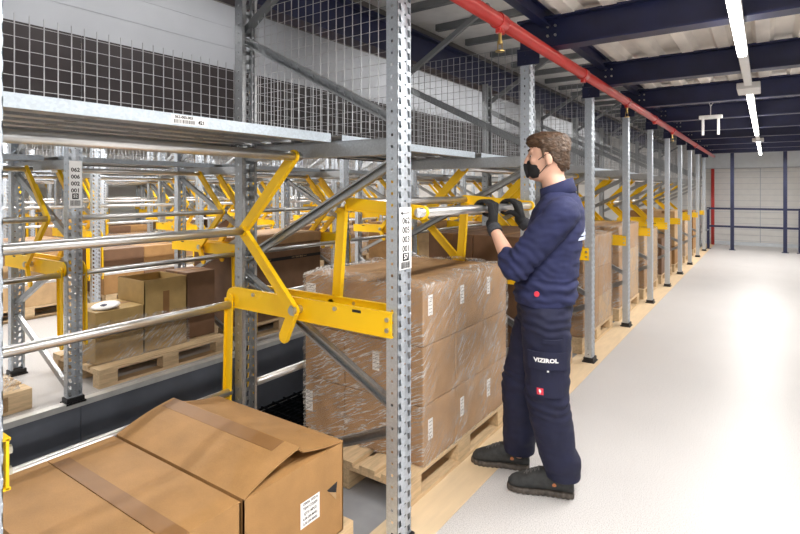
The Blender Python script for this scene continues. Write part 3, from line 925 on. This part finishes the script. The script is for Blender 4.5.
pallet(-4.76, 4.045, 'pallet under the very long brown carton beyond the pit', GBp, 'wood2')
random.seed(5)
for k in range(4, 10):
    nm = 'in %s bay from left beyond the pit' % ORD[k]
    pallet(-4.73, FY[k] + .75, 'wooden pallet ' + nm, GBp, random.choice(['wood', 'wood2']))
    stack(-4.73, FY[k] + .13, nm, .78, 1.1, random.choice([[.35, .35], [.4, .4], [.3, .3, .3]]), ['kraftA', 'kraftB', 'kraftD'], False, group='cartons beyond the pit')
for x, rn, k0, hs in ((-7.6, 'third rack row', 1, 1), (-10.55, 'fourth rack row', 1, 1), (-13.55, 'farthest rack row', 2, 1)):
    for k in range(k0, 9):
        nm = 'in %s bay from left, %s' % (ORD[k - k0] if k > k0 else 'first', rn)
        if random.random() < .08: continue
        pallet(x, FY[k] + .75, 'wooden pallet ' + nm, 'pallets of the ' + rn, random.choice(['wood', 'wood2']))
        stack(x, FY[k] + .13, nm, .78, 1.1, random.choice([[.35, .35], [.4, .4], [.3, .3], [.5], [.26, .26, .26]]), ['kraftA', 'kraftB', 'kraftD', 'kraftC', 'kraftC'], random.random() < .3, group='cartons of the ' + rn)

# ------------------------------------------------------------------ the worker
F = Vector((-.95, -.31, 0)).normalized(); Lf = Vector((-F.y, F.x, 0))      # facing / his left (towards the camera)
if Lf.y > 0: Lf = -Lf
UP = Vector((0, 0, 1))
def ring(c, rf, rl, tilt=0, n=28, p=2.3, f=F, l=Lf):
    out = []
    for i in range(n):
        t = 2 * PI * i / n; ct, st = math.cos(t), math.sin(t)
        a = math.copysign(abs(ct) ** (2 / p), ct) * rf; b = math.copysign(abs(st) ** (2 / p), st) * rl
        out.append(Vector(c) + f * a + l * b + UP * (a * tilt))
    return out
def taper(m, pts, seg=20):
    """limb as a smooth chain of spheres and cones; pts = (pos, radius)"""
    for (a, ra), (b, rb) in zip(pts, pts[1:]):
        a, b = Vector(a), Vector(b)
        m.cyl(a, b, ra, rb, seg)
    for a, ra in pts: m.sphere(Vector(a), ra, 18, 12)
def spline(pts, k=4):
    """Catmull-Rom through (pos, radius)"""
    P = [(Vector(p), r) for p, r in pts]; out = []
    for i in range(len(P) - 1):
        p0 = P[max(i - 1, 0)]; p1 = P[i]; p2 = P[i + 1]; p3 = P[min(i + 2, len(P) - 1)]
        for j in range(k):
            t = j / k; t2 = t * t; t3 = t2 * t
            f = lambda a, b, c, d: .5 * ((2 * b) + (-a + c) * t + (2 * a - 5 * b + 4 * c - d) * t2 + (-a + 3 * b - 3 * c + d) * t3)
            out.append((Vector([f(p0[0][q], p1[0][q], p2[0][q], p3[0][q]) for q in range(3)]), f(p0[1], p1[1], p2[1], p3[1])))
    out.append(P[-1]); return out
def blob(name, m, voxel, smooth_it, mat, parent, disp=None, fac=.5):
    me = m.mesh(name)
    o = bpy.data.objects.new(name, me)
    md = o.modifiers.new('r', 'REMESH'); md.mode = 'VOXEL'; md.voxel_size = voxel
    me2 = convert(o); C.objects.link(o)
    o.modifiers.clear(); o.data = me2; bpy.data.meshes.remove(me)
    bm = bmesh.new(); bm.from_mesh(me2)
    for _ in range(smooth_it): bmesh.ops.smooth_vert(bm, verts=bm.verts, factor=fac, use_axis_x=True, use_axis_y=True, use_axis_z=True)
    if disp:
        bm.normal_update()
        for v in bm.verts: v.co += v.normal * disp(v.co)
    bm.to_mesh(me2); bm.free()
    for p in me2.polygons: p.use_smooth = True
    me2.name = name; me2.materials.clear(); me2.materials.append(M[mat]); o.parent = parent
    return o
man = thing('person', (0, 0, 0), 'person in navy workwear, black gloves and mask, lifting the steel tube of a yellow gate', 'person')

TX, TZ = -1.815 + .56, 1.44                                    # tube he holds
lsh, lel, lwr = Vector((-.815, 2.545, 1.425)), Vector((-1.02, 2.45, 1.150)), Vector((-1.190, 2.575, 1.345))
rsh, rel, rwr = Vector((-.935, 2.90, 1.425)), Vector((-1.03, 3.0, 1.20)), Vector((-1.175, 2.945, 1.355))
lhip, lkn, lan = Vector((-.915, 2.60, .93)), Vector((-.905, 2.60, .50)), Vector((-.845, 2.655, .09))
rhip, rkn, ran = Vector((-.985, 2.76, .93)), Vector((-1.10, 2.75, .50)), Vector((-1.125, 2.775, .09))
headC = Vector((-.955, 2.745, 1.715))

# hands: fingers hook over the tube from the aisle side
def hand(m, yc, wr, r_add, mirror):
    """palm and five fingers closed on the tube; returns nothing, fills m"""
    Rt = .0225
    def on(th, off, y): return Vector((TX + math.cos(th) * (Rt + off), y, TZ + math.sin(th) * (Rt + off)))
    fr = .0088 + r_add
    widths = [-.036, -.012, .012, .035]
    lens = [1.0, 1.1, 1.05, .85] if not mirror else [.85, 1.05, 1.1, 1.0]
    kn = []
    for wy, ln in zip(widths, lens):
        y = yc + wy
        base = on(R(25), .034, y) + Vector((.006, 0, -.004))
        kn.append(base)
        pts = [(base, fr * 1.15), (on(R(62), .022, y), fr * 1.1), (on(R(110), .013 + r_add * .6, y), fr), (on(R(110 + 52 * ln), .010 + r_add, y), fr * .95), (on(R(110 + 92 * ln), .009 + r_add, y), fr * .85)]
        taper(m, spline(pts, 3), 12)
    # palm: from the knuckles down to the wrist
    for b in kn: taper(m, [(b, .014 + r_add * .6), (wr.lerp(b, .3), .019 + r_add * .5)], 14)
    taper(m, [(wr, .024 + r_add), (wr.lerp((kn[1] + kn[2]) / 2, .45), .024 + r_add * .6)], 14)
    # thumb leaves the side of the palm and passes beneath the tube
    s = -1 if mirror else 1
    y = yc + s * .040
    root = wr.lerp((kn[1] + kn[2]) / 2, .3) + Vector((-.004, s * .018, -.004))
    tp = [(root, .016 + r_add * .5), (on(R(-38), .020 + r_add, y), .0125 + r_add * .6), (on(R(-85), .012 + r_add, y + s * .006), .0105 + r_add * .5), (on(R(-125), .011 + r_add, y + s * .004), .0095 + r_add * .5)]
    taper(m, spline(tp, 3), 12)

LY, RY = 2.595, 2.925
# body: one continuous figure
m = MB()
hs = []
def headring(c, rf, rl, z, pw=2.2): hs.append(ring(Vector((c[0], c[1], 0)) + UP * z, rf, rl, p=pw))
hc = Vector((headC.x, headC.y, 0))
for dz, sh, rf, rl in ((-.130, .030, .030, .028), (-.118, .026, .055, .045), (-.095, .014, .076, .058), (-.06, .006, .088, .067), (-.02, .0, .094, .073),
                       (.02, -.004, .098, .077), (.06, -.006, .097, .077), (.09, -.008, .084, .068), (.112, -.008, .058, .046), (.122, -.008, .025, .02)):
    c = hc + F * sh; headring(c, rf, rl, headC.z + dz)
m.loft(hs)
# nose, brow, lips, chin, eyes sockets stay as forms
fp = lambda a, b, z: hc + F * a + Lf * b + UP * (headC.z + z)
taper(m, [(fp(.092, 0, .018), .010), (fp(.108, 0, -.018), .013), (fp(.112, 0, -.032), .012)], 12)
for s in (-1, 1):
    m.sphere(fp(.098, s * .012, -.036), .009, 10, 8)
    taper(m, [(fp(.088, s * .012, .030), .011), (fp(.082, s * .045, .028), .010)], 10)
    m.sphere(fp(.070, s * .042, -.022), .022, 12, 8)
taper(m, [(fp(.088, -.02, -.066), .009), (fp(.094, 0, -.066), .010), (fp(.088, .02, -.066), .009)], 10)
m.sphere(fp(.080, 0, -.100), .022, 12, 8)
neck = Vector((-.895, 2.735, 1.50))
taper(m, [(neck, .066), (headC + F * -.022 + UP * -.10, .060), (headC + F * -.03 + UP * -.03, .064)], 20)
for s in (-1, 1):      # ears
    ec = fp(-.008, s * .092, -.016)
    m.sphere(ec, .034, 14, 10, (.6, .26, 1.0), Matrix.Rotation(R(-12) , 3, 'Y') @ Matrix.Rotation(math.atan2(F.y, F.x), 3, 'Z'))
    m.sphere(ec + UP * -.024 + F * .006, .010, 8, 6)
# trunk core
tor = []
for z, x, y, a, b in ((.90, -.95, 2.68, .10, .14), (1.05, -.95, 2.68, .105, .145), (1.2, -.925, 2.70, .10, .145), (1.35, -.89, 2.72, .105, .17), (1.44, -.875, 2.73, .09, .16), (1.50, -.885, 2.735, .06, .08)):
    tor.append(ring((x, y, z), a, b))
m.loft(tor)
for sh_, el, wr in ((lsh, lel, lwr), (rsh, rel, rwr)):
    mid = el.lerp(wr, .35)
    taper(m, spline([(neck.lerp(sh_, .6) + UP * -.06, .05), (sh_, .05), (sh_.lerp(el, .5), .044), (el, .038), (mid, .041), (el.lerp(wr, .75), .031), (wr, .026)], 3))
for hp, kn_, an in ((lhip, lkn, lan), (rhip, rkn, ran)):
    taper(m, spline([(hp, .085), (hp.lerp(kn_, .5), .07), (kn_, .052), (kn_.lerp(an, .4), .052), (an, .038)], 3))
    taper(m, [(an, .034), (an + F * .07 + UP * -.045, .022)])
hand(m, LY, lwr, -.003, False)
hand(m, RY, rwr, -.003, True)
body = blob('body', m, .0055, 5, 'skin', man)
# eyes and brows
ey = MB(); ir = MB()
for s in (-1, 1):
    ey.sphere(fp(.0745, s * .031, .004), .0125, 14, 10); ir.sphere(fp(.0838, s * .032, .003), .0062, 10, 8)
obj('eyes', ey, 'white', man, smooth=True); obj('irises', ir, 'ink', man, smooth=True)
eb = MB()
for s in (-1, 1): taper(eb, [(fp(.098, s * .016, .034), .0045), (fp(.090, s * .044, .038), .004)], 8)
obj('eyebrows', eb, 'hair', man, smooth=True)

# hair
m = MB()
hr = []
for dz, sh, rf, rl in ((-.078, -.070, .024, .046), (-.05, -.064, .036, .062), (-.01, -.052, .052, .076), (.03, -.026, .090, .086), (.065, -.006, .113, .090), (.095, -.002, .113, .086), (.118, -.004, .092, .070), (.131, -.006, .05, .04)):
    hr.append(ring(hc + F * sh + UP * (headC.z + dz), rf, rl, p=2.1))
m.loft(hr)
for i in range(60):      # tousled locks
    a = random.uniform(-PI, PI); q = random.uniform(.2, 1)
    base = fp(.09 * math.cos(a) * q, .07 * math.sin(a) * q, .108 - .045 * q * q)
    d = (F * (math.cos(a) * .6 + .3) + Lf * math.sin(a) * .5 + UP * .25).normalized() * random.uniform(.015, .03)
    taper(m, [(base, .013), (base + d, .008)], 8)
for s in (-1, 1):
    taper(m, [(fp(.022, s * .078, .03), .010), (fp(.020, s * .078, -.005), .006)], 8)      # sideburn
    for i in range(6): taper(m, [(fp(-.02 - i * .016, s * (.078 - i * .003), .03), .012), (fp(-.035 - i * .014, s * (.074 - i * .006), -.02 - i * .008), .009)], 8)
def hair_disp(co):
    return .004 * noise.noise(Vector((co.x * 40, co.y * 40, co.z * 90))) + .003 * noise.noise(co * 130)
blob('hair', m, .0045, 2, 'hair', man, hair_disp)

# face mask, with ear loops
m = MB()
mk = []
for dz, f0, rf, rl in ((-.118, .040, .040, .040), (-.10, .034, .064, .055), (-.07, .028, .074, .062), (-.045, .028, .080, .064), (-.028, .030, .078, .058), (-.016, .042, .063, .040)):
    mk.append(ring(hc + F * f0 + UP * (headC.z + dz), rf, rl, p=2.0))
m.loft(mk)
taper(m, [(fp(.106, 0, -.022), .009), (fp(.116, 0, -.040), .011), (fp(.112, 0, -.062), .013), (fp(.100, 0, -.10), .013)], 12)
mask = blob('face_mask', m, .005, 4, 'mask', man)
bm = bmesh.new(); bm.from_mesh(mask.data)           # cut away the back so that it only covers the face
pl = hc + F * .030
bmesh.ops.bisect_plane(bm, geom=list(bm.verts) + list(bm.edges) + list(bm.faces), plane_co=pl + UP * (headC.z - .05), plane_no=(F + UP * .25).normalized(), clear_inner=True)
bm.to_mesh(mask.data); bm.free()
lo = MB()
for s in (-1, 1):
    lo.tube([fp(.045, s * .066, -.018), fp(.015, s * .081, .004), fp(-.016, s * .085, .018), fp(-.026, s * .086, -.008)], .0022, 6)
    lo.tube([fp(.040, s * .062, -.09), fp(.005, s * .078, -.05), fp(-.020, s * .084, -.03)], .0022, 6)
obj('ear_loop', lo, 'mask', mask)

# sweater
m = MB()
S = []
for z, x, y, a, b in ((.965, -.945, 2.675, .150, .185), (.985, -.947, 2.675, .158, .195), (1.02, -.945, 2.68, .160, .195), (1.10, -.935, 2.69, .150, .185), (1.2, -.922, 2.70, .146, .182),
                      (1.30, -.910, 2.715, .145, .195), (1.39, -.898, 2.725, .140, .205), (1.45, -.888, 2.73, .122, .195), (1.495, -.885, 2.735, .100, .15), (1.525, -.885, 2.74, .080, .095), (1.54, -.892, 2.742, .074, .080)):
    S.append(ring((x, y, z), a, b, p=2.4))
m.loft(S)
for sh_, el, wr in ((lsh, lel, lwr), (rsh, rel, rwr)):
    e2 = el.lerp(wr, .10); cuff = el.lerp(wr, .24)
    taper(m, spline([(neck.lerp(sh_, .55) + UP * -.04, .075), (sh_ + UP * .0, .082), (sh_.lerp(el, .45), .080), (sh_.lerp(el, .85), .072), (el, .064), (cuff, .057)], 4))
lel_ = lel
def wr_disp(co):
    d = .006 * noise.noise(Vector((co.x * 9, co.y * 9, co.z * 22))) + .004 * noise.noise(Vector((co.x * 22, co.y * 18, co.z * 46)))
    for el, sh_ in ((lel, lsh), (rel, rsh)):
        t = (co - el).length
        if t < .22: d += .0065 * math.sin((co - el).dot((sh_ - el).normalized()) * 150 + 3 * noise.noise(co * 14)) * (1 - t / .22)
    if co.z < 1.1: d += .005 * math.sin(co.z * 120 + 4 * noise.noise(co * 8))
    return d
blob('sweater', m, .007, 6, 'sweater', man, wr_disp)
# stand up collar
m = MB()
def collar_ring(z, r, sh): return ring(neck + F * sh + UP * (z - neck.z), r, r * 1.0, tilt=-.38, n=32)
outer = [collar_ring(1.50, .096, 0), collar_ring(1.54, .086, .004), collar_ring(1.575, .084, .010)]
inner = [collar_ring(1.575, .077, .010), collar_ring(1.54, .078, .004), collar_ring(1.50, .088, 0)]
rr = outer + inner; vr = [[m.bm.verts.new(p) for p in q] for q in rr]
for a, b in zip(vr, vr[1:] + vr[:1]):
    for i in range(32): m.bm.faces.new((a[i], a[(i + 1) % 32], b[(i + 1) % 32], b[i]))
obj('collar', m, 'sweater', man, smooth=True)

# trousers
m = MB()
S = []
for z, a, b in ((.84, .12, .165), (.88, .135, .178), (.94, .140, .178), (1.0, .137, .170)):
    S.append(ring((-.948, 2.68, z), a, b))
m.loft(S)
def leg(hp, kn_, an, k):
    hem = an + UP * -.010
    return spline([(hp + UP * -.02, .124), (hp.lerp(kn_, .35), .120), (hp.lerp(kn_, .7), .112), (kn_, .106), (kn_.lerp(hem, .35), .100), (kn_.lerp(hem, .7), .093), (hem + UP * .10, .088)], 5)
for t_, hp, kn_, an in (('l', lhip, lkn, lan), ('r', rhip, rkn, ran)):
    P = leg(hp, kn_, an, 0)
    taper(m, P, 24)
    # flared square cut hem
    e_ = an + UP * -.01
    m.cyl(e_ + UP * .12, e_ + UP * .012, .088, .084, 28)
def tr_disp(co):
    d = .006 * noise.noise(Vector((co.x * 8, co.y * 8, co.z * 14))) + .003 * noise.noise(Vector((co.x * 20, co.y * 20, co.z * 40)))
    for zc, am in ((.50, .005), (.86, .004)):
        t = abs(co.z - zc)
        if t < .14: d += am * math.sin(co.z * 110 + 5 * noise.noise(co * 9) + co.x * 30) * (1 - t / .14)
    return d
tr = blob('trousers', m, .007, 5, 'trousers', man, tr_disp)
# cargo pocket with flap on the left thigh (side towards the camera), badges
def on_leg(h, a, b, off):      # h height, a forward amount; surface of left leg
    t = (lhip.z - h) / (lhip.z - lkn.z)
    c = lhip.lerp(lkn, t); r = .119 - .012 * t
    ang = a
    return c + (Lf * math.cos(ang) + F * math.sin(ang)) * (r + off)
def leg_patch(h0, h1, a0, a1, off, th, name, mat, bow=0):
    g = MB(); n = 12; nz = 6
    rows = []
    for lay_ in (off, off + th):
        rows.append([[on_leg(h0 + (h1 - h0) * j / nz, a0 + (a1 - a0) * i / n, 0, lay_) for i in range(n + 1)] for j in range(nz + 1)])
    V_ = [[[g.bm.verts.new(p) for p in r] for r in q] for q in rows]
    for q in V_:
        for j in range(nz):
            for i in range(n): g.bm.faces.new((q[j][i], q[j][i + 1], q[j + 1][i + 1], q[j + 1][i]))
    border = lambda q: q[0] + [r[-1] for r in q[1:]] + q[-1][-2::-1] + [r[0] for r in q[-2:0:-1]]
    a, b = border(V_[0]), border(V_[1])
    for i in range(len(a)): g.bm.faces.new((a[i], a[(i + 1) % len(a)], b[(i + 1) % len(a)], b[i]))
    return obj(name, g, mat, man, smooth=False)
leg_patch(.54, .70, -.72, .62, .004, .010, 'cargo_pocket', 'trousers')
fl = leg_patch(.675, .76, -.78, .70, .013, .008, 'pocket_flap', 'trousers')
leg_patch(.80, .82, -.72, .10, .004, .008, 'upper_pocket_flap', 'trousers')
leg_patch(.553, .585, .12, .38, .0145, .0015, 'red_badge', 'pink')
bd = leg_patch(.668, .676, -.10, -.03, .021, .002, 'flap_tab', 'white')
# wordmark bent round the flap
def wrapped_text(body, size, h, a0, off, name, mat):
    me = text_mesh(body, size, bold=.0012)
    for v in me.vertices:
        a = a0 - v.co.x / .115
        p = on_leg(h + v.co.y, a, 0, off + v.co.z * 1.0)
        v.co = p
    return obj(name, me, mat, man)
wrapped_text('VIZIROL', .027, .722, 0.0, .0225, 'wordmark', 'white')
# small ostrich like emblem inside the red badge
c0 = MB()
def bp(a, h): return on_leg(h, a, 0, .0165)
for a, h, r_ in ((.25, .569, .006), (.262, .574, .005), (.235, .572, .004)): c0.sphere(bp(a, h), r_, 8, 6, (1, .5, 1))
c0.beam(bp(.25, .566), bp(.25, .557), .002, .002); c0.beam(bp(.27, .574), bp(.285, .581), .002, .002)
obj('badge_emblem', c0, 'white', man)
# sweater prints
o_ = Vector((-.945, 2.68, 1.035)) + Lf * .197 + F * .035
obj('hem_badge', MB().cyl(o_ - Lf * .004, o_ + Lf * .004, .013, seg=16), 'pink', man)
g = MB(); n_ = 10
for j in range(3):
    z = 1.335 - j * .022
    for i in range(n_):
        t = R(180 - 42 + i * 5.5); t2 = R(180 - 42 + (i + .7) * 5.5)
        q = []
        for tt, zz in ((t, z), (t2, z), (t2, z + .014), (t, z + .014)):
            q.append(Vector((-.908, 2.716, 0)) + F * math.cos(tt) * .147 + Lf * math.sin(tt) * .200 + UP * zz)
        g.prism(q, (Vector((.885, -2.72, 0)) + q[0]).normalized() * 0 + (-F) * .004)
obj('back_print', g, 'pale_blue', man)

# gloves
def glove(yc, wr, el, mirror):
    m = MB(); hand(m, yc, wr, .0022, mirror)
    d = (el - wr).normalized()
    taper(m, [(wr - d * .02, .032), (wr + d * .012, .034)], 18)
    g_ = blob('glove', m, .004, 3, 'glove', man)
    c_ = MB().cyl(wr + d * .0, wr + d * .042, .0375, .038, 24)
    cf = blob('glove_cuff', c_, .004, 2, 'cuff', g_, lambda co: .0008 * math.sin(co.z * 900))
glove(LY, lwr, lel, False); glove(RY, rwr, rel, True)

# shoes
def shoe(heel, toe, label):
    heel, toe = Vector((*heel, 0)), Vector((*toe, 0)); d = (toe - heel).normalized(); s = Vector((-d.y, d.x, 0)); L = (toe - heel).length
    def rg(t, w, z0, z1, lean=0, n=20):
        c = heel + d * (L * t)
        out = []
        for i in range(n):
            a = 2 * PI * i / n; ca, sa = math.cos(a), math.sin(a)
            out.append(c + s * (math.copysign(abs(ca) ** .8, ca) * w) + UP * ((z0 + z1) / 2 + math.copysign(abs(sa) ** .75, sa) * (z1 - z0) / 2))
        return out
    m = MB()
    m.loft([rg(-.0, .018, .028, .06), rg(.02, .031, .026, .085), rg(.10, .037, .024, .100), rg(.25, .039, .024, .125), rg(.38, .040, .024, .132), rg(.50, .043, .024, .128), rg(.62, .047, .022, .112),
            rg(.74, .049, .022, .090), rg(.86, .046, .022, .076), rg(.94, .037, .024, .064), rg(.99, .020, .028, .045)])
    o = blob('shoe', m, .005, 3, 'shoe', man, lambda co: .0012 * noise.noise(co * 60))
    o['label'] = label
    m = MB(); pts = []
    for t, w in ((0, .022), (.02, .034), (.1, .041), (.3, .040), (.45, .040), (.6, .047), (.74, .052), (.86, .049), (.94, .040), (.99, .026), (1.01, .012)): pts.append((t, w))
    out = [heel + d * (L * t) + s * w for t, w in pts] + [heel + d * (L * t) - s * w for t, w in reversed(pts)]
    up = lambda p: .030 + .006 * max(0, ((p - heel).dot(d) / L) - .8) * 5
    m.prism([p + UP * .001 for p in out], (0, 0, .028))
    so = blob('sole', m, .005, 2, 'sole', o, lambda co: .0016 * math.sin((co - heel).dot(d) * 260))
    m = MB()
    for t, z in ((.52, .127), (.58, .119), (.64, .110), (.70, .099)):
        c = heel + d * (L * t) + UP * (z + .001)
        m.tube([c - s * .022 - UP * .006, c - s * .008 + UP * .001, c + s * .008 + UP * .001, c + s * .022 - UP * .006], .0025, 6)
        m.tube([c - s * .020 - UP * .005, c + d * .014 + s * .018 - UP * .006], .0022, 6)
    obj('laces', m, 'lace', o)
    c = heel + d * (L * .30) + (s if s.y < 0 else -s) * .038 + UP * .065
    obj('logo_patch', MB().sphere(c, .014, 12, 8, (1, .25, .7)), 'orange', o)
    # tongue and ankle collar
    a = heel + d * (L * .27) + UP * .10
    obj('ankle_collar', MB().cyl(a - UP * .02, a + UP * .012, .040, .042, 20), 'shoe', o, smooth=True)
shoe((-.795, 2.675), (-1.105, 2.565), 'dark grey safety shoe nearest the camera')
shoe((-1.075, 2.80), (-1.375, 2.695), 'dark grey safety shoe against the pallet')

bpy.data.scenes.remove(SCR)
# ------------------------------------------------------------------ world, camera, colour
w = bpy.data.worlds.new('World'); scene.world = w; w.use_nodes = True
w.node_tree.nodes['Background'].inputs['Color'].default_value = (1, .98, .95, 1)
w.node_tree.nodes['Background'].inputs['Strength'].default_value = .5
cam = bpy.data.cameras.new('Camera'); co = bpy.data.objects.new('Camera', cam); C.objects.link(co)
co.location = (0, 0, 1.54); co.rotation_euler = (R(90), 0, R(34.8))
cam.sensor_width = 36; cam.lens = 528 * 36 / 800; cam.shift_y = -77 / 800; cam.clip_start = .05
scene.camera = co
vs = scene.view_settings
vs.view_transform = 'Standard'; vs.look = 'None'; vs.gamma = 1; vs.use_curve_mapping = False; vs.exposure = .55
